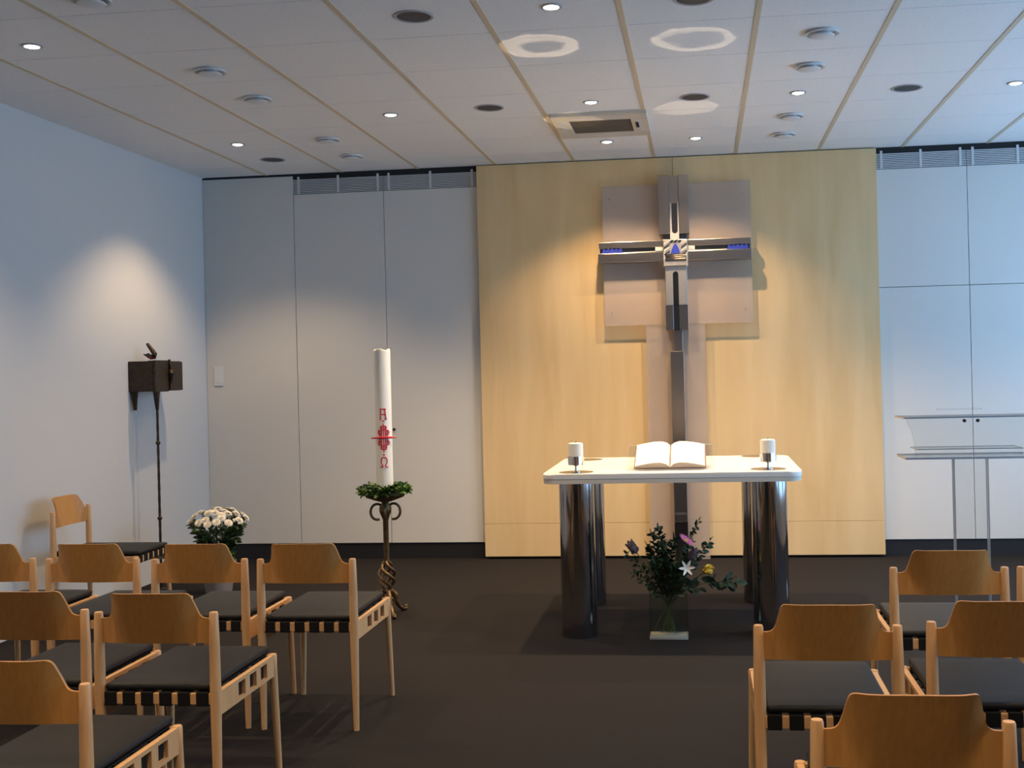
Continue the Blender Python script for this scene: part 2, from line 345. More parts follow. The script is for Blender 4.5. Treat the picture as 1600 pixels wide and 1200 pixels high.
# ------------------------------------------------------------------ chairs
def slot_rail(m, x0, x1, y0, y1, z0, z1, slots, sz0, sz1):
    m.box(x0, x1, y0, y1, z0, sz0); m.box(x0, x1, y0, y1, sz1, z1)
    ys = [y0] + [v for s in slots for v in s] + [y1]
    for a, b in zip(ys[::2], ys[1::2]): m.box(x0, x1, a, b, sz0, sz1)
def make_chair():
    t = thing('chair', '', 'chair', (0, 0, 0), 0, None); hw, D = .199, .505
    for s in (-1, 1):
        MB().tube([(s * hw, 0, 0), (s * hw, 0, .2), (s * hw, 0, .42), (s * hw, 0, .6), (s * hw, 0, .708), (s * hw, 0, .714)], [.0115, .0150, .0185, .017, .0145, .0125], 14).build('leg', 'beech', t)
        MB().tube([(s * (hw + .012), D + .012, 0), (s * (hw + .006), D + .006, .2), (s * hw, D, .40), (s * hw, D, .447), (s * hw, D, .452)], [.0105, .0135, .0155, .0155, .0135], 14).build('leg', 'beech', t)
        m = MB(); slot_rail(m, s * hw - .009, s * hw + .009, .012, D - .012, .372, .45, [(.165, .225), (.265, .325), (.365, .425)], .385, .437)
        m.build('side_rail', 'beech', t, smooth=False)
    for y in (0, D): MB().box(-hw + .01, hw - .01, y - .011, y + .011, .412, .450, .003).build('cross_rail', 'beech', t, smooth=False)
    for k in range(6):
        x = -.158 + k * .0632; m = MB(); w = .0215
        for y in (0, D): m.box(x - w, x + w, y - .0145, y + .0145, .408, .454, .003)
        m.box(x - w, x + w, .0145, D - .0145, .449, .453)
        m.build('strap', 'strap', t, smooth=False)
    for y in (.195, .295, .395):
        m = MB(); w = .026
        m.box(-.185, .185, y - w, y + w, .4435, .4485)
        for s in (-1, 1): m.box(s * .1935 - .002, s * .1935 + .002, y - w, y + w, .385, .4435)
        m.build('strap', 'strap', t, smooth=False)
    b = bmesh.new(); bmesh.ops.create_cube(b, size=1)
    for v in b.verts: v.co = Vector((v.co.x * .362, .258 + v.co.y * .53, .4665 + v.co.z * .025))
    bmesh.ops.bevel(b, geom=b.edges[:], offset=.011, segments=3, affect='EDGES', profile=.5)
    bmesh.ops.subdivide_edges(b, edges=[e for e in b.edges if e.calc_length() > .2], cuts=6, use_grid_fill=True)
    for v in b.verts:
        if v.co.z > .46: v.co.z += .008 * max(0, 1 - (v.co.x / .18) ** 2) * max(0, 1 - ((v.co.y - .258) / .265) ** 2)
    MB().add(b).build('cushion', 'leather', t, ang=60)
    # bent plywood backrest: grid that follows the shouldered outline
    XT = [(0, .786), (.0122, .786), (.0244, .786), (.0366, .7858), (.0488, .7856), (.061, .7854), (.0732, .7852), (.0854, .785), (.0976, .7848), (.110, .7848), (.119, .7845), (.126, .783), (.131, .7795), (.1345, .774), (.1370, .766), (.1400, .753), (.1435, .738), (.147, .7245), (.1505, .713), (.155, .7045), (.161, .6990), (.168, .6962), (.178, .6950), (.19, .6945)]
    XT = [(-x, z) for x, z in XT[:0:-1]] + XT
    m = MB(); N = 12; front = []; back = []
    for x, zt in XT:
        ra = []; rb = []
        for i in range(N + 1):
            z = .614 + (zt - .614) * i / N; q = max(0, 1 - (x / .19) ** 2)
            e = max(0, 1 - (abs(x) / (.125 + .30 * max(0, z - .614))) ** 3); e = e * e * (3 - 2 * e); y = -.012 * q - .30 * (z - .606) * e
            ra.append(m.bm.verts.new((x, y + .0045, z))); rb.append(m.bm.verts.new((x, y - .0045, z)))
        front.append(ra); back.append(rb)
    K = len(XT) - 1
    for G in (front, back):
        for r0, r1 in zip(G, G[1:]):
            for i in range(N): m.face([r0[i], r0[i + 1], r1[i + 1], r1[i]])
    for j in range(K):
        for i in (0, N): m.face([front[j][i], front[j + 1][i], back[j + 1][i], back[j][i]])
    for j in (0, K):
        for i in range(N): m.face([front[j][i], front[j][i + 1], back[j][i + 1], back[j][i]])
    m.build('backrest', 'ply', t, ang=50)
    return t
CH = [((-1.660, 4.675), 0, 'front row chair on the aisle, left block, before the tall candle', 'left block of chairs'),
      ((-2.133, 4.690), 0, 'front row chair in the left block, second from aisle, before white flowers', 'left block of chairs'),
      ((-2.624, 4.712), 0, 'front row chair in the left block, third from the aisle, before the wall chair', 'left block of chairs'),
      ((-3.107, 4.730), 0, 'front row chair in the left block cut by the left photo edge', 'left block of chairs'),
      ((-1.803, 3.625), 0, 'second row chair on the aisle, left block, slotted side rail in view', 'left block of chairs'),
      ((-2.272, 3.665), 0, 'second row chair in the left block cut by the left photo edge', 'left block of chairs'),
      ((-1.768, 2.766), 0, 'nearest left block chair, cut by the bottom left corner of the photo', 'left block of chairs'),
      ((.887, 4.412), 0, 'front row chair in the right block before the clear lectern', 'right block of chairs'),
      ((1.345, 4.420), 0, 'front row chair in the right block mostly cut by the right photo edge', 'right block of chairs'),
      ((.345, 3.446), 0, 'second row chair on the aisle in the right block, beside the altar leg', 'right block of chairs'),
      ((.848, 3.495), 0, 'second row chair in the right block cut by the right photo edge', 'right block of chairs'),
      ((.426, 2.534), 0, 'nearest right block chair, cut by the bottom photo edge', 'right block of chairs'),
      ((-3.80, 6.59), -PI / 2, 'single chair standing with its back against the left wall', None)]
c0 = make_chair()
for i, ((x, y), rz, lab, g) in enumerate(CH):
    o = c0 if i == 0 else dup(c0, (0, 0, 0))
    o.location = (x, y, 0); o.rotation_euler = (0, 0, rz); o['label'] = lab
    if g: o['group'] = g
    elif 'group' in o: del o['group']
# ------------------------------------------------------------------ altar
def altar():
    t = thing('altar_table', 'altar table with thick white frosted slab on four polished steel columns', 'altar', (-.183, 6.845, 0))
    w0, w1, y0, y1 = -.702, .703, -.575, .575
    poly = rrect(w0, w1, y0, y1, .07, 8)
    m = MB(); b = bmesh.new()
    A = [b.verts.new((x, y, .878)) for x, y in poly]; B = [b.verts.new((x, y, .905)) for x, y in poly]
    b.faces.new(A[::-1]); top = b.faces.new(B)
    for i in range(len(poly)): b.faces.new([A[i], A[(i + 1) % len(poly)], B[(i + 1) % len(poly)], B[i]])
    bmesh.ops.bevel(b, geom=list(top.edges), offset=.008, segments=3, affect='EDGES', profile=.5)
    m.add(b).build('slab', 'frost', t)
    MB().prism(rrect(w0 + .002, w1 - .002, y0 + .002, y1 - .002, .07, 8), XY, .852, .8779).build('slab_underside', 'slab_edge', t)
    for x, y in ((-.525, -.445), (-.547, .425), (.531, -.405), (.509, .50)):
        l = MB().lathe([(0, 0), (.098, 0), (.098, .852), (0, .852)], (x, y, 0), 48).build('leg', 'steel', t)
        MB().lathe([(0, .9052), (.097, .9052), (.097, .9063), (0, .9065)], (x, y, 0), 48).build('leg_disc', 'disc', l)
altar()
def candle(loc, lab):
    t = thing('candle_holder', 'low chrome candle holder on the altar, ' + lab, 'candle holder', loc, 0, 'candle holders on the altar')
    MB().lathe([(0, 0), (.030, 0), (.030, .003), (.008, .006), (.0065, .022), (.0065, .032), (.012, .036), (.012, .040), (0, .040)], seg=24).build('stem', 'chrome', t)
    MB().lathe([(0, .040), (.044, .040), (.045, .041), (.045, .088), (.0435, .088), (.0425, .046), (0, .046)], seg=36).build('cup', 'chrome', t)
    c = thing('pillar_candle', 'short cream pillar candle in chrome cup on the altar, ' + lab, 'candle', (loc[0], loc[1], loc[2] + .0465), 0, 'pillar candles on the altar')
    MB().lathe([(0, 0), (.0415, 0), (.0415, .104), (.039, .112), (.030, .115), (0, .112)], seg=32).build('wax_body', 'wax', c)
    MB().tube([(0, 0, .111), (.001, 0, .118), (.003, 0, .124)], .0014, 6).build('wick', 'wick', c)
candle((-.708, 6.40, .9066), 'left end'); candle((.348, 6.44, .9066), 'right end')
def book():
    tilt = math.radians(20); P = (-.190, 6.44, .912)
    s = thing('book_stand', 'clear acrylic book stand under the open book on the altar', 'book stand', P)
    R = Matrix.Rotation(tilt, 4, 'X')
    m = MB(); m.prism([(-.24, 0), (.24, 0), (.24, .335), (-.24, .335)], lambda a, b, d: R @ Vector((a, b, d)), -.004, 0, 1); m.build('sloped_plate', ['acrylic', 'bright_edge'], s, smooth=False)
    m = MB()
    for x in (-.2, .2): m.prism([(0.03, -.005), (.31, -.005), (.31, .1045), (.03, .0065)], lambda a, b, d: (d, a, b), x - .003, x + .003)
    m.build('support', 'acrylic', s, smooth=False)
    b = thing('open_book', 'large open book with bright white pages lying on the altar stand', 'book', P); b.rotation_euler = (tilt, 0, 0)
    MB().box(-.200, .200, .003, .300, .001, .005, .001).build('cover', 'leatherbook', b, smooth=False)
    for sgn in (-1, 1):
        prof = [(0.004, .012), (.02, .028), (.05, .037), (.09, .036), (.13, .030), (.17, .022), (.193, .016)]
        low = [(.193, .0055), (.004, .0055)]
        m = MB(); m.mi = 0
        poly = [(sgn * x, z) for x, z in prof + low]
        A = [m.bm.verts.new((x, .006, z)) for x, z in poly]; B = [m.bm.verts.new((x, .296, z)) for x, z in poly]
        n = len(poly); m.mi = 1; m.face(A); m.face(B[::-1])
        for i in range(n):
            m.mi = 0 if i < len(prof) - 1 else 1
            m.face([A[i], A[(i + 1) % n], B[(i + 1) % n], B[i]])
        m.build('pages', ['paper', 'page_edge'], b, ang=35)
book()
# ------------------------------------------------------------------ cross on the wood wall
def cross():
    t = thing('wall_cross', 'large stepped steel cross with blue enamel details on the wood wall', 'cross', (-.18, 8.86, 0))
    X = lambda x: x + .18
    def bx(name, x0, x1, z0, z1, y0, y1, m, par=None, bev=.002):
        return MB().box(X(x0), X(x1), y0 - 8.86, y1 - 8.86, z0, z1, bev).build(name, m, par or t, smooth=False)
    bx('top_block', -.300, -.222, 2.488, 2.932, 8.835, 8.905, 'brushed'); bx('top_block', -.146, -.070, 2.488, 2.932, 8.835, 8.905, 'brushed')
    bx('top_insert', -.2205, -.1475, 2.722, 2.925, 8.85, 8.905, 'brushed')
    bx('neck', -.270, -.090, 2.440, 2.487, 8.86, 8.905, 'dark_steel')
    def slotted(name, x0, x1, z0, z1, sx0, sx1, s0, s1, up, y0, y1, m):
        r = (sx1 - sx0) / 2; cx = X((sx0 + sx1) / 2)
        if up: poly = [(X(x0), z0), (X(x0), z1), (X(x1), z1), (X(x1), z0), (X(sx1), z0)] + arc(cx, s1 - r, r, 0, 180, 10) + [(X(sx0), z0)]
        else: poly = [(X(x0), z1), (X(x0), z0), (X(x1), z0), (X(x1), z1), (X(sx1), z1)] + arc(cx, s0 + r, r, 0, -180, 10) + [(X(sx0), z1)]
        o = MB().prism(poly, XZ, y0 - 8.86, y1 - 8.86).build(name, m, t, smooth=False)
        bx('slot_back', sx0 - .002, sx1 + .002, s0, s1, y1 + .0005, y1 + .004, 'dark_steel', o, 0)
    slotted('slotted_plate', -.216, -.148, 2.446, 2.7215, -.201, -.158, 2.49, 2.7215, False, 8.838, 8.852, 'pale')
    slotted('slotted_plate', -.258, -.101, 1.946, 2.2395, -.203, -.161, 1.946, 2.200, True, 8.820, 8.835, 'satin')
    bx('stem_core', -.262, -.096, 1.946, 2.2395, 8.84, 8.905, 'steel')
    bx('lower_block', -.264, -.2045, 1.757, 1.9455, 8.83, 8.905, 'brushed'); bx('lower_block', -.1595, -.092, 1.757, 1.9455, 8.83, 8.905, 'brushed')
    bx('lower_insert', -.2035, -.1605, 1.757, 1.9455, 8.84, 8.905, 'dark_steel')
    bx('link', -.203, -.140, 1.5945, 1.7565, 8.85, 8.905, 'brushed')
    bx('stem', -.235, -.134, .30, 1.594, 8.84, 8.905, 'brushed'); bx('stem', -.235, -.134, .004, .299, 8.84, 8.905, 'dark_steel')
    bx('crossbar', -.760, -.271, 2.392, 2.438, 8.825, 8.905, 'brushed'); bx('crossbar', -.766, -.271, 2.281, 2.352, 8.815, 8.905, 'brushed')
    bx('crossbar', -.083, .391, 2.392, 2.438, 8.825, 8.905, 'brushed'); bx('crossbar', -.083, .393, 2.280, 2.352, 8.815, 8.905, 'brushed')
    bx('crossbar_core', -.755, -.271, 2.3525, 2.3915, 8.85, 8.905, 'dark_steel'); bx('crossbar_core', -.083, .385, 2.3525, 2.3915, 8.85, 8.905, 'dark_steel')
    bx('bright_edge', -.575, -.331, 2.3525, 2.358, 8.815, 8.849, 'pale', None, 0); bx('bright_edge', -.034, .208, 2.3525, 2.358, 8.815, 8.849, 'pale', None, 0)
    bx('step', -.331, -.272, 2.3585, 2.389, 8.822, 8.849, 'pale'); bx('step', -.082, -.032, 2.3585, 2.389, 8.822, 8.849, 'pale')
    for x0, x1 in ((-.738, -.580), (.211, .370)):
        n = 5; poly = [(X(x0), 2.353), (X(x1), 2.353)]; w = (x1 - x0) / n
        for k in range(n)[::-1]:
            a = x0 + k * w
            poly += [(X(a + w * .85), 2.379), (X(a + w * .62), 2.3905), (X(a + w * .38), 2.3905), (X(a + w * .15), 2.379)]
        MB().prism(poly, XZ, 8.826 - 8.86, 8.849 - 8.86).build('blue_comb', 'blue', t, smooth=False)
    c = bx('centre_plate', -.268, -.087, 2.2425, 2.4395, 8.80, 8.8145, 'satin')
    yf = 8.80
    for k in range(5):                                              # slanted bands around the arch
        for s in (-1, 1):
            zc = 2.425 - k * .027; xo = -.1775 + s * .065
            MB().prism([(X(xo - .022), zc - .026), (X(xo + .022), zc + .004), (X(xo + .022), zc + .015), (X(xo - .022), zc - .015)], XZ, yf - 8.865, yf - 8.8603).build('band', 'pale' if k % 2 == 0 else 'dark_steel', c, smooth=False)
    for k, s in enumerate((-.03, 0, .03)): MB().prism([(X(-.1775 + s - .016), 2.416), (X(-.1775 + s + .004), 2.416), (X(-.1775 + s + .02), 2.435), (X(-.1775 + s), 2.435)], XZ, yf - 8.865, yf - 8.8603).build('band', 'dark_steel', c, smooth=False)
    MB().prism([(X(-.212), 2.335), (X(-.143), 2.335), (X(-.150), 2.365), (X(-.163), 2.392), (X(-.170), 2.405), (X(-.185), 2.405), (X(-.192), 2.392), (X(-.205), 2.365)], XZ, yf - 8.866, yf - 8.8603).build('blue_gable', 'blue', c, smooth=False)
    bx('wave_band', -.255, -.100, 2.280, 2.330, 8.794, 8.7997, 'dark_steel', c, 0)
    m = MB()
    for z in (2.292, 2.306, 2.320): m.tube([(X(-.252 + .15 * i / 24), 8.793 - 8.86, z + .004 * math.sin(i * 1.6)) for i in range(25)], .0013, 6)
    m.build('wave', 'brushed', c)
    m = MB()
    for k in range(7):
        for s in (-.264, -.091): m.ball((X(s), 8.798 - 8.86, 2.335 - k * .0155), .006, sub=1)
    for k in range(9): m.ball((X(-.255 + k * .0195), 8.798 - 8.86, 2.247), .006, sub=1)
    m.build('bead_border', 'satin', c)
    m = MB()
    for z in (.353, .364): m.box(X(-.225), X(-.145), 8.8385 - 8.86, 8.8398 - 8.86, z, z + .003)
    m.build('engraving', 'satin', t, smooth=False)
    p = MB(); p.prism([(X(-.735), 1.803), (X(.397), 1.803), (X(.397), 2.878), (X(-.735), 2.878)], XZ, 8.9055 - 8.86, 8.917 - 8.86, 1); p.build('backing_square', ['milky', 'milky_edge'], t, smooth=False)
    p = MB(); p.prism([(X(-.420), .004), (X(.030), .004), (X(.030), 1.8025), (X(-.420), 1.8025)], XZ, 8.9055 - 8.86, 8.917 - 8.86, 1); p.build('backing_strip', ['milky', 'milky_edge'], t, smooth=False)
    m = MB()
    for x in (-.68, .34):
        for z in (1.9, 2.78): m.tube([(X(x), 8.9171 - 8.86, z), (X(x), 8.9699 - 8.86, z)], .008, 12)
    m.build('spacer', 'chrome', t)
cross()
# ------------------------------------------------------------------ tall candle and its stand
def paschal():
    PXc, PYc = -1.950, 6.93
    t = thing('candlestick', 'tall wrought brass candlestick on the carpet holding the big white candle', 'candlestick', (PXc, PYc, 0))
    MB().lathe([(0, .690), (.02, .690), (.06, .702), (.115, .722), (.125, .735), (.122, .737), (.055, .724), (.052, .7235), (0, .7235)], seg=40).build('dish', 'gilt', t)
    MB().lathe([(0, .30), (.018, .30), (.0165, .34), (.017, .58), (.024, .60), (.036, .63), (.038, .655), (.026, .68), (.02, .691), (0, .691)], seg=20).build('shaft', 'gilt', t)
    for k in range(4):
        a = PI / 2 * k + .25; pts = []
        for i in range(22):
            q = -1.9 + 4.1 * i / 21 * 1.05; r = .050 + .040 * math.cos(q); z = .632 + .048 * math.sin(q)
            pts.append((r * math.cos(a), r * math.sin(a), z))
        MB().tube(pts, .0078, 8).build('scroll', 'gilt', t)
    for k in range(4):
        pts = []; rr = []
        for i in range(26):
            q = i / 25; a = PI / 2 * k + q * PI * 1.5; r = .012 + .036 * math.sin(PI * min(1, q * 1.02)) ** .8
            pts.append((r * math.cos(a), r * math.sin(a), .325 - q * .175)); rr.append(.0098)
        MB().tube(pts, rr, 8).build('twisted_bar', 'gilt', t)
    MB().lathe([(0, .165), (.02, .165), (.028, .15), (.02, .13), (.03, .11), (.02, .085), (.0, .085)], seg=18).build('lower_knop', 'gilt', t)
    for k in range(3):
        a = -PI / 3 + 2 * PI / 3 * k; ca, sa = math.cos(a), math.sin(a)
        prof = [(.012, .15), (.04, .135), (.062, .105), (.075, .07), (.10, .035), (.13, .014), (.155, .008), (.166, .018), (.160, .030), (.148, .026)]
        MB().tube([(r * ca, r * sa, z) for r, z in prof], [.014, .014, .014, .013, .013, .012, .011, .010, .008, .005], 10).build('foot', 'gilt', t)
        cu = [(.055 + .026 * math.cos(q), .10 + .026 * math.sin(q)) for q in [i * .45 - .5 for i in range(13)]]
        MB().tube([(r * math.cos(a + .5), r * math.sin(a + .5), z + .02) for r, z in cu], .0095, 8).build('scroll', 'gilt', t)
        MB().tube([(.02 * ca, .02 * sa, .09), (.05 * ca, .05 * sa, .05), (.03 * ca, .03 * sa, .02)], .0095, 8).build('scroll', 'gilt', t)
    c = thing('large_candle', 'tall thick white candle with red cross, A and omega, standing in the green wreath', 'candle', (PXc, PYc, .724), math.atan2(1.95, 6.93))
    r = .052; H = .905
    m = MB(); prof = [(0, 0), (r, 0), (r, H - .012), (r - .004, H - .003), (r - .012, H - .002), (r - .02, H - .014), (0, H - .02)]
    m.lathe(prof, seg=40)
    for v in m.bm.verts:
        if v.co.z > H - .016 and v.co.xy.length > .03: v.co.z += .005 * math.sin(math.atan2(v.co.y, v.co.x) * 3 + 1)
    m.build('wax_body', 'wax', c)
    MB().tube([(0, 0, H - .021), (.001, 0, H - .008), (.004, 0, H + .002)], .002, 6).build('wick', 'wick', c)
    def strokes(name, lines, zc, rad=.0042, flat=False):
        m = MB()
        for ln in lines:
            pts = []
            for i in range(len(ln) - 1):
                for k in range(5): pts.append((ln[i][0] + (ln[i + 1][0] - ln[i][0]) * k / 5, ln[i][1] + (ln[i + 1][1] - ln[i][1]) * k / 5))
            pts.append(ln[-1]); P = []
            for u, z in pts: P.append(((r + .001) * math.sin(u / r), -(r + .001) * math.cos(u / r), zc - .724 + z))
            m.tube(P, rad, 6)
        m.build(name, 'red', c)
    strokes('letter_alpha', [[(-.016, -.032), (-.014, .030)], [(-.022, .031), (.016, .031)], [(.010, .031), (.017, -.030)], [(-.014, -.002), (.014, -.002)], [(-.022, -.032), (-.011, -.032)], [(.011, -.031), (.022, -.031)]], 1.232, .0034)
    om = [(.019 * math.sin(q), .006 + .024 * math.cos(q)) for q in [math.radians(-148 + 296 * i / 14) for i in range(15)]]
    strokes('letter_omega', [[(-.024, -.030), (-.008, -.030), om[0]] + om[1:] + [(.008, -.030), (.024, -.030)]], .940, .0034)
    lines = [[(0, -.088), (0, .088)]]
    for s in (-1, 1):
        lines += [[(s * .012, -.066), (s * .012, .070)], [(s * .024, -.042), (s * .024, .045)]]
        for z in (.032, -.032): lines.append([(s * (.024 + .011 * math.cos(q)), z + .014 * math.sin(q)) for q in [i * PI / 4 for i in range(9)]])
        for z in (.06, -.06): lines.append([(s * (.008 + .010 * math.cos(q)), z + .012 * math.sin(q)) for q in [i * PI / 4 for i in range(9)]])
    strokes('cross_ornament', lines, 1.088, .0032)
    MB().tube([(-.076, -.030, .362), (-.05, -.046, .364), (0, -.058, .365), (.05, -.046, .364), (.076, -.030, .362)], [.003, .006, .007, .006, .003], 8).build('cross_arm', 'red', c)
    for z in (.466, .262): MB().ball((0, -.054, z), .006, sub=2).build('wax_bead', 'red', c)
    random.seed(5); m = MB()
    for k in range(900):
        a = random.uniform(0, 2 * PI); rr = random.uniform(.062, .150); z = .034 + .034 * random.random() * (1 - abs(rr - .1) / .06) + random.uniform(-.014, .014)
        d = (math.cos(a + random.uniform(-1, 1)), math.sin(a + random.uniform(-1, 1)), random.uniform(-.5, .9))
        m.mi = random.choice((0, 0, 1)); m.leaf((rr * math.cos(a), rr * math.sin(a), z), d, .020, random.uniform(.024, .042))
    m.mi = 2; m.tube([(.1 * math.cos(2 * PI * i / 24), .1 * math.sin(2 * PI * i / 24), .022) for i in range(25)], .010, 8)
    o = m.build('wreath', ['leaf_b', 'leaf', 'stem'], None, smooth=False); o.location = (PXc, PYc, .722)
    tag(o, 'green leaf wreath around the foot of the tall white candle', 'wreath')
paschal()
# ------------------------------------------------------------------ bronze wall box with its pole
def tabernacle():
    t = thing('wall_tabernacle', 'dark bronze tabernacle box on the left wall with thin pole to the floor', 'tabernacle', (-4.0, 7.93, 0))
    m = MB().box(.001, .185, -.213, .217, 1.392, 1.606, .003).build('box', 'bronze', t, smooth=False)
    MB().box(.186, .203, -.215, -.012, 1.388, 1.611, .003).build('door', 'bronze', t, smooth=False)
    MB().box(.186, .199, .004, .220, 1.394, 1.602, .003).build('door', 'bronze', t, smooth=False)
    h = MB().tube([(.208, -.004, 1.60), (.216, -.004, 1.57), (.212, -.002, 1.545), (.22, -.004, 1.52), (.215, 0, 1.485), (.212, .0, 1.44)], [.006, .012, .008, .022, .018, .006], 10)
    h.ball((.222, .012, 1.525), .02, (1, .8, 1.3)); h.box(.1995, .214, -.011, .003, 1.40, 1.618, .003)
    h.build('door_ornament', 'bronze', t)
    for x in (.028, .19): MB().tube([(x, -.18, 1.3915), (x, -.18, 1.34), (x, -.175, 1.262)], [.026, .020, .012], 8).build('bracket', 'bronze', t)
    m = MB(); m.tube([(.19, -.175, 1.262 - i * .0421) for i in range(31)], [.0085 + .0016 * (i % 2) for i in range(31)], 8)
    m.ball((.19, -.175, 1.03), .017, sub=2); m.ball((.19, -.175, .50), .017, sub=2); m.lathe([(0, 0), (.04, 0), (.04, .006), (.012, .012), (0, .012)], (.19, -.175, 0), 20)
    m.build('pole', 'bronze', t)
    b = thing('bird_lamp', 'small dark bird figure with red glass light on top of the bronze box', 'figurine', (-3.89, 7.84, 1.607))
    m = MB(); m.tube([(-.055, 0, .05), (-.028, 0, .040), (0, 0, .030), (.020, .0, .032), (.028, 0, .050), (.012, 0, .075), (-.010, 0, .105), (-.022, 0, .122), (-.030, 0, .126)], [.003, .011, .019, .022, .019, .016, .013, .012, .004], 10)
    m.build('body', 'bronze', b)
    m = MB(); m.leaf((.0, -.018, .04), (.9, -.2, -.05), .028, .055); m.leaf((.0, .018, .04), (-.9, .3, .15), .028, .06); m.build('wings', 'bronze', b, smooth=False)
    MB().lathe([(0, .0), (.018, 0), (.02, .004), (.0, .006)], seg=16).build('foot_ring', 'brass', b)
    MB().ball((.012, -.016, .028), .011, (1, 1, 1.3)).build('red_light', 'redglass', b)
tabernacle()
o = tag(MB().box(-3.934, -3.857, YB - .012, YB - .0005, 1.41, 1.567, .003).build('wall_thermostat', 'plastic', smooth=False), 'small white control box on the corner wall panel right of the bronze box', 'thermostat')
MB().box(-3.92, -3.87, YB - .0135, YB - .0121, 1.43, 1.436).build('button_row', 'grille', o, smooth=False)
MB().lathe([(0, -.012), (.010, -.012), (.012, 0), (0, 0)], seg=16).build('knob', 'black', KNOB_PANEL); kn = KNOB_PANEL.children[0]; kn.location = (-2.45, YB - .0005, 1.031); kn.rotation_euler = (-PI / 2, 0, 0)
# ------------------------------------------------------------------ clear lectern
def lectern():
    t = thing('lectern', 'clear acrylic lectern standing before the white cupboards on the right', 'lectern', (1.53, 6.9, 0))
    def sheet(name, mb): return mb.build(name, ['acrylic', 'acrylic_edge'], t, smooth=False)
    m = MB(); m.prism(rrect(-.37, .37, 0, .32, .01, 2), XY, .905, .917, 1); sheet('shelf', m)
    R = Matrix.Translation((0, .0, 1.142)) @ Matrix.Rotation(math.radians(-.8), 4, 'X')
    m = MB(); m.prism(rrect(-.375, .375, 0, .33, .01, 2), lambda a, b, d: R @ Vector((a, b, d)), 0, .010, 1); sheet('desk_top', m)
    half = [(.355, 1.141), (.345, 1.11), (.325, 1.06), (.312, 1.0), (.308, .9175)]
    m = MB(); m.prism([(x, z) for x, z in half] + [(-x, z) for x, z in half[::-1]], XZ, .03, .038, 1); sheet('front_panel', m)
    m = MB(); m.prism(rrect(-.30, .30, .04, .25, .005, 2), XY, .958, .963, 1); sheet('inner_shelf', m)
    for x in (-.095, .095):
        m = MB(); m.prism([(.02, .012), (.06, .012), (.06, .9045), (.02, .9045)], lambda a, b, d: (d, a, b), x - .0035, x + .0035, 1); sheet('column_side', m)
    m = MB(); m.prism([(-.0895, .012), (.0895, .012), (.0895, .9045), (-.0895, .9045)], XZ, .025, .033, 1); sheet('column_front', m)
    m = MB(); m.prism(rrect(-.25, .25, -.05, .32, .01, 2), XY, 0, .0118, 1); sheet('base_plate', m)
    m = MB(); m.prism([(-.13, 1.178), (.13, 1.178), (.13, 1.186), (-.13, 1.186)], XZ, .30, .312, 1); sheet('book_rest', m)
    for x in (-.03, .045): MB().tube([(x, .018, 1.125), (x, .03, 1.125)], .010, 14).build('bolt', 'dark_steel', t)
lectern()
# ------------------------------------------------------------------ vase and its flowers
VX, VY = -.212, 6.34
def vase():
    t = thing('glass_vase', 'tall square clear glass vase on the carpet before the altar', 'vase', (VX, VY, 0))
    a, w, H = .104, .005, .415
    m = MB(); m.box(-a, a, -.055, -.055 + w, .022, H); m.box(-a, a, .055 - w, .055, .022, H); m.box(-a, -a + w, -.055 + w, .055 - w, .022, H); m.box(a - w, a, -.055 + w, .055 - w, .022, H)
    m.build('glass_wall', 'glass', t, smooth=False)
    MB().box(-a, a, -.055, .055, 0, .0218, .004).build('glass_base', 'glass_base', t)
vase()
def sprig(tip, lean, n, mi, Lf, wf, name, lab, start=.45, r=.002, seed=0, droop=0):
    random.seed(seed); t = thing(name, lab, 'foliage', (VX, VY, .03), 0, 'leafy sprigs in the glass vase')
    p0 = Vector((-tip[0] * .22 + random.uniform(-.02, .02), -.6 * tip[1] * .2, .0)); p1 = Vector((tip[0] * .10, tip[1] * .15, .24)); p2 = Vector(tip)
    pts = []
    for i in range(13):
        q = i / 12; pts.append(p0 * (1 - q) ** 2 + p1 * 2 * q * (1 - q) * 1.0 + p2 * q * q + Vector((0, 0, droop * q * (1 - q) * .6)))
    MB().tube(pts, [r * (1 - .6 * i / 12) for i in range(13)], 6).build('stem', 'stem', t)
    m = MB()
    for k in range(n):
        q = start + (1 - start) * (k + random.random()) / n; i = min(11, int(q * 12)); p = pts[i].lerp(pts[i + 1], q * 12 - i); d = (pts[i + 1] - pts[i]).normalized()
        a = random.uniform(0, 2 * PI); o1 = d.orthogonal().normalized(); o2 = d.cross(o1)
        m.leaf(p, d * .5 + o1 * math.cos(a) + o2 * math.sin(a), wf * random.uniform(.7, 1.2), Lf * random.uniform(.7, 1.2))
    m.leaf(pts[-1], pts[-1] - pts[-2], wf * .8, Lf)
    m.build('leaves', mi, t, smooth=False)
    return t
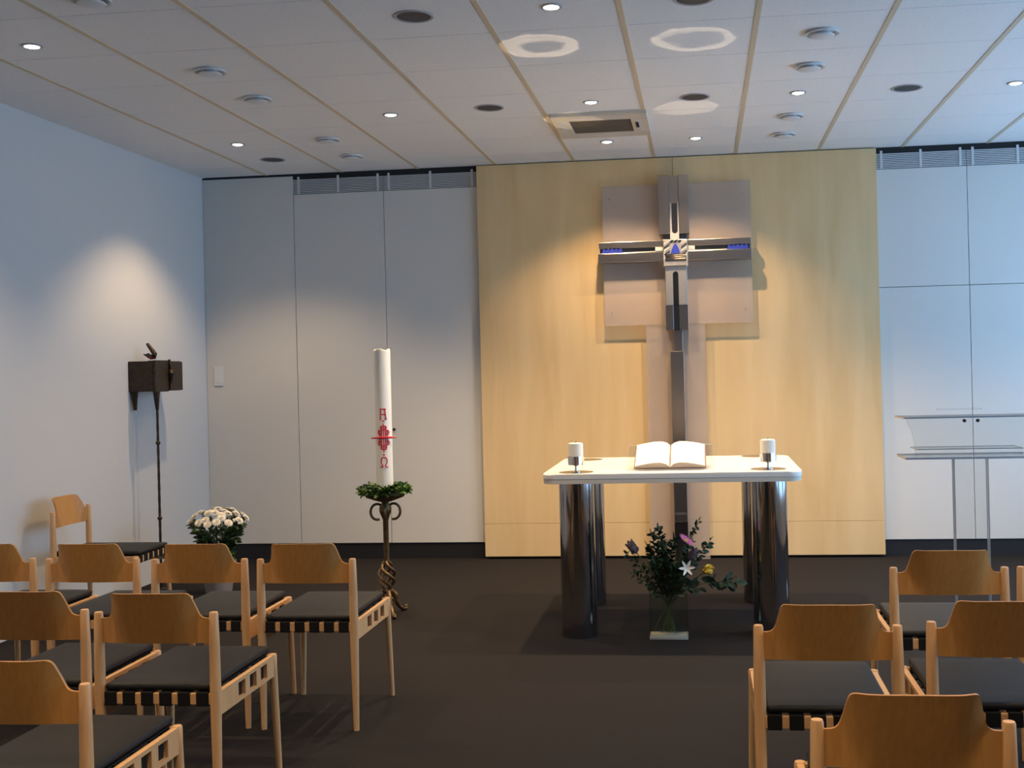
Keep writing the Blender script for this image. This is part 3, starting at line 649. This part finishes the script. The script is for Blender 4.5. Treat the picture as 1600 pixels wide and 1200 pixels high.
# tip positions relative to the vase foot
SPR = [((-.085, -.02, .54), 46, 'leaf', .030, .018, 'leafy_sprig', 'tall dark sprig on the left of the glass vase'), ((-.045, .02, .56), 46, 'leaf', .030, .018, 'leafy_sprig', 'tall dark sprig left of centre in the glass vase'),
       ((.175, .01, .60), 40, 'leaf', .026, .016, 'leafy_sprig', 'tallest dark sprig rising right of the pink flower'), ((.23, .03, .49), 38, 'leaf_g', .030, .018, 'leafy_sprig', 'spreading sprig right of the pink flower'),
       ((-.215, -.02, .43), 30, 'leaf', .026, .015, 'leafy_sprig', 'thin sprig reaching far left below the mauve bud'), ((-.185, -.03, .32), 24, 'leaf', .026, .015, 'leafy_sprig', 'lowest sprig leaning left out of the vase'),
       ((.37, -.02, .275), 15, 'leaf_g', .046, .036, 'leafy_sprig', 'drooping sprig of round leaves at the far right'), ((.165, -.06, .25), 20, 'leaf_g', .040, .028, 'leafy_sprig', 'sprig hanging down right of the vase rim'),
       ((-.02, -.04, .47), 60, 'leaf', .034, .022, 'leafy_sprig', 'dense dark sprig at the front of the bouquet'), ((.03, .04, .50), 50, 'leaf', .034, .022, 'leafy_sprig', 'dark sprig behind the pink flower'),
       ((-.11, .03, .46), 50, 'leaf', .032, .02, 'leafy_sprig', 'dense dark sprig behind the mauve bud'), ((.10, -.04, .40), 44, 'leaf', .034, .022, 'leafy_sprig', 'dark sprig around the white lily'), ((-.06, -.05, .38), 60, 'leaf', .034, .022, 'leafy_sprig', 'short dark sprig at the left front of the vase rim'),
       ((.05, -.06, .36), 54, 'leaf', .034, .022, 'leafy_sprig', 'short dark sprig at the middle of the vase rim')]
for i, (tip, n, mi, Lf, wf, nm, lab) in enumerate(SPR): sprig(tip, 0, int(n * 1.4), mi, Lf * 1.3, wf * 1.3, nm, lab, start=.46 if i not in (6,) else .72, seed=i + 3, droop=.25 if i in (6, 7) else 0)
def bloom(name, lab, tip, cat='flower'):
    t = thing(name, lab, cat, (VX, VY, .03)); tip = Vector(tip)
    p0 = Vector((-tip.x * .15, 0, 0)); p1 = Vector((tip.x * .1, 0, .25))
    pts = [p0 * (1 - q) ** 2 + p1 * 2 * q * (1 - q) + tip * q * q for q in [i / 10 for i in range(11)]]
    MB().tube(pts, .003, 6).build('stem', 'stem', t)
    return t, tip
t, p = bloom('gerbera', 'pink daisy flower in the glass vase', (.10, -.07, .505)); random.seed(2)
ax = Vector((.62, -.22, .80)).normalized(); a1 = ax.orthogonal().normalized(); a2 = ax.cross(a1); m = MB()
for k in range(18):
    a = 2 * PI * k / 18; d = a1 * math.cos(a) + a2 * math.sin(a); m.leaf(p + ax * .004, d + ax * .22, .014, .052, .1, nrm=ax)
m.build('petals', 'pink', t, smooth=False); MB().ball(p + ax * .006, .012, (1, 1, .8), 2).build('flower_centre', 'pollen', t)
t, p = bloom('white_lily', 'white lily flower below the pink daisy', (.105, -.085, .362)); m = MB(); ax = Vector((.1, -.9, .3)).normalized(); a1 = ax.orthogonal().normalized(); a2 = ax.cross(a1)
for k in range(6):
    a = 2 * PI * k / 6 + .3; m.leaf(p, (a1 * math.cos(a) + a2 * math.sin(a)) + ax * .5, .016, .052, .15, nrm=ax)
m.build('petals', 'white_petal', t, smooth=False)
t, p = bloom('yellow_rose', 'round yellow flower at the right of the bouquet', (.222, -.07, .348)); m = MB(); random.seed(9); m.ball(p, .022, (1, 1, .95), 2)
for k in range(26):
    z = random.uniform(-.6, 1); a = k * 2.4; rr = math.sqrt(max(0, 1 - z * z)); d = Vector((rr * math.cos(a), rr * math.sin(a), z)); m.leaf(p + d * .012, d + Vector((0, 0, .5)), .026, .026, .3, nrm=d.cross(Vector((0, 0, 1))).cross(d))
m.build('petals', 'yellow', t, smooth=False)
def bud(tip, lab, k):
    t, p = bloom('flower_bud', lab, tip); m = MB(); ax = (Vector(tip) - Vector((0, 0, .2))).normalized(); a1 = ax.orthogonal().normalized(); a2 = ax.cross(a1)
    m.tube([p, p + ax * .012, p + ax * .03, p + ax * .05, p + ax * .066, p + ax * .082], [.006, .018, .023, .021, .013, .006], 12)
    for i in range(40):
        a = i * 2.4; h = .066 * i / 40; m.leaf(p + ax * h + (a1 * math.cos(a) + a2 * math.sin(a)) * .017, ax + (a1 * math.cos(a) + a2 * math.sin(a)) * .35, .012, .02)
    m.build('bud_scales', 'bud', t, smooth=False)
bud((-.165, -.04, .44), 'mauve bud at the upper left of the bouquet', 1); bud((.12, -.05, .40), 'mauve bud above the white lily', 2)
# ------------------------------------------------------------------ white chrysanthemum pot
def mums():
    t = thing('potted_chrysanthemum', 'pot of white chrysanthemums on the floor near the left corner', 'potted plant', (-3.32, 7.6, 0)); random.seed(11)
    MB().lathe([(0, 0), (.085, 0), (.11, .20), (.118, .20), (.118, .225), (.105, .225), (.10, .19), (0, .19)], seg=32).build('pot', 'pot', t)
    m = MB()
    for k in range(700):
        a = random.uniform(0, 2 * PI); rr = .165 * math.sqrt(random.random()); z = random.uniform(.23, .50); rr *= .35 + .65 * min(1, (z - .2) / .28)
        m.mi = random.choice((0, 0, 1)); m.leaf((rr * math.cos(a), rr * math.sin(a), z), (math.cos(a), math.sin(a), random.uniform(-.4, .7)), .026, .05)
    m.mi = 2
    for k in range(24):
        a = random.uniform(0, 2 * PI); rr = .16 * math.sqrt(random.random()); m.tube([(rr * .25 * math.cos(a), rr * .25 * math.sin(a), .19), (rr * math.cos(a), rr * math.sin(a), .5)], .003, 5)
    m.build('foliage', ['leaf', 'leaf_b', 'stem'], t, smooth=False)
    m = MB()
    for ring, (n, L, e) in enumerate(((14, .033, .15), (10, .026, .5), (7, .018, .9))):
        for k in range(n):
            a = 2 * PI * k / n + ring; m.leaf((0, 0, .002 * ring), (math.cos(a), math.sin(a), e), .013, L, .15, nrm=(0, 0, 1))
    m.mi = 1; m.ball((0, 0, .010), .006, (1, 1, .7), 1)
    f = m.build('flower', ['white_petal', 'pollen'], t, smooth=False); first = True
    pts = []; tries = 0
    while len(pts) < 46 and tries < 4000:
        tries += 1; a = random.uniform(0, 2 * PI); rr = .205 * math.sqrt(random.random()); z = .575 - 1.9 * rr * rr + random.uniform(-.015, .012) - (.04 if random.random() < .15 else 0)
        p = Vector((rr * math.cos(a), rr * math.sin(a), z))
        if all((p - q).length > .043 for q in pts): pts.append(p)
    for p in pts:
        o = f if first else f.copy()
        if not first: COL.objects.link(o); o.parent = t
        first = False
        o.location = p; n = Vector((p.x * 2.6, p.y * 2.6, .45)).normalized(); o.rotation_euler = n.to_track_quat('Z', 'Y').to_euler()
mums()
# ------------------------------------------------------------------ added upward spots with ring pattern, standing in for lamp light mirrored by altar discs
def add_ring_spot(x, y, tx, ty, inner, e):
    l = bpy.data.lights.new('added_ring_spot', 'SPOT'); l.spot_size = math.radians(14); l.spot_blend = .05; l.shadow_soft_size = .004; l.energy = e; l.color = (1, .80, .55); l.use_nodes = True
    nt = l.node_tree; em = nt.nodes['Emission']; tc = nt.nodes.new('ShaderNodeTexCoord')
    ln = nt.nodes.new('ShaderNodeVectorMath'); ln.operation = 'MULTIPLY'; ln.inputs[1].default_value = (1, 1, 0); nt.links.new(tc.outputs['Normal'], ln.inputs[0])
    nz = nt.nodes.new('ShaderNodeTexNoise'); nz.inputs['Scale'].default_value = 14; nt.links.new(tc.outputs['Normal'], nz.inputs['Vector'])
    le = nt.nodes.new('ShaderNodeVectorMath'); le.operation = 'LENGTH'; nt.links.new(ln.outputs[0], le.inputs[0])
    ad = nt.nodes.new('ShaderNodeMath'); ad.operation = 'MULTIPLY_ADD'; ad.inputs[1].default_value = .05; nt.links.new(nz.outputs['Fac'], ad.inputs[0]); nt.links.new(le.outputs['Value'], ad.inputs[2])
    r = nt.nodes.new('ShaderNodeValToRGB'); el = r.color_ramp.elements; o = .025
    el[0].position = inner + o - .012; el[0].color = (.03, .03, .03, 1); el[1].position = inner + o + .004; el[1].color = (.8, .8, .8, 1)
    for p, v in ((.072 + o, .5), (.080 + o, 1), (.086 + o, 0)): q = el.new(p); q.color = (v, v, v, 1)
    nt.links.new(ad.outputs[0], r.inputs[0]); nt.links.new(r.outputs[0], em.inputs['Strength'])
    ob = bpy.data.objects.new('added_ring_spot', l); COL.objects.link(ob); ob.location = (x, y, .915)
    ob.rotation_euler = (Vector((tx, ty, ZC)) - ob.location).to_track_quat('-Z', 'Y').to_euler()
add_ring_spot(-.708, 6.52, -.766, 5.773, .052, 90); add_ring_spot(.348, 6.56, .008, 5.805, .066, 80); add_ring_spot(-.702, 7.27, -.79, 7.46, .02, 95); add_ring_spot(.326, 7.345, -.048, 7.317, .012, 60)
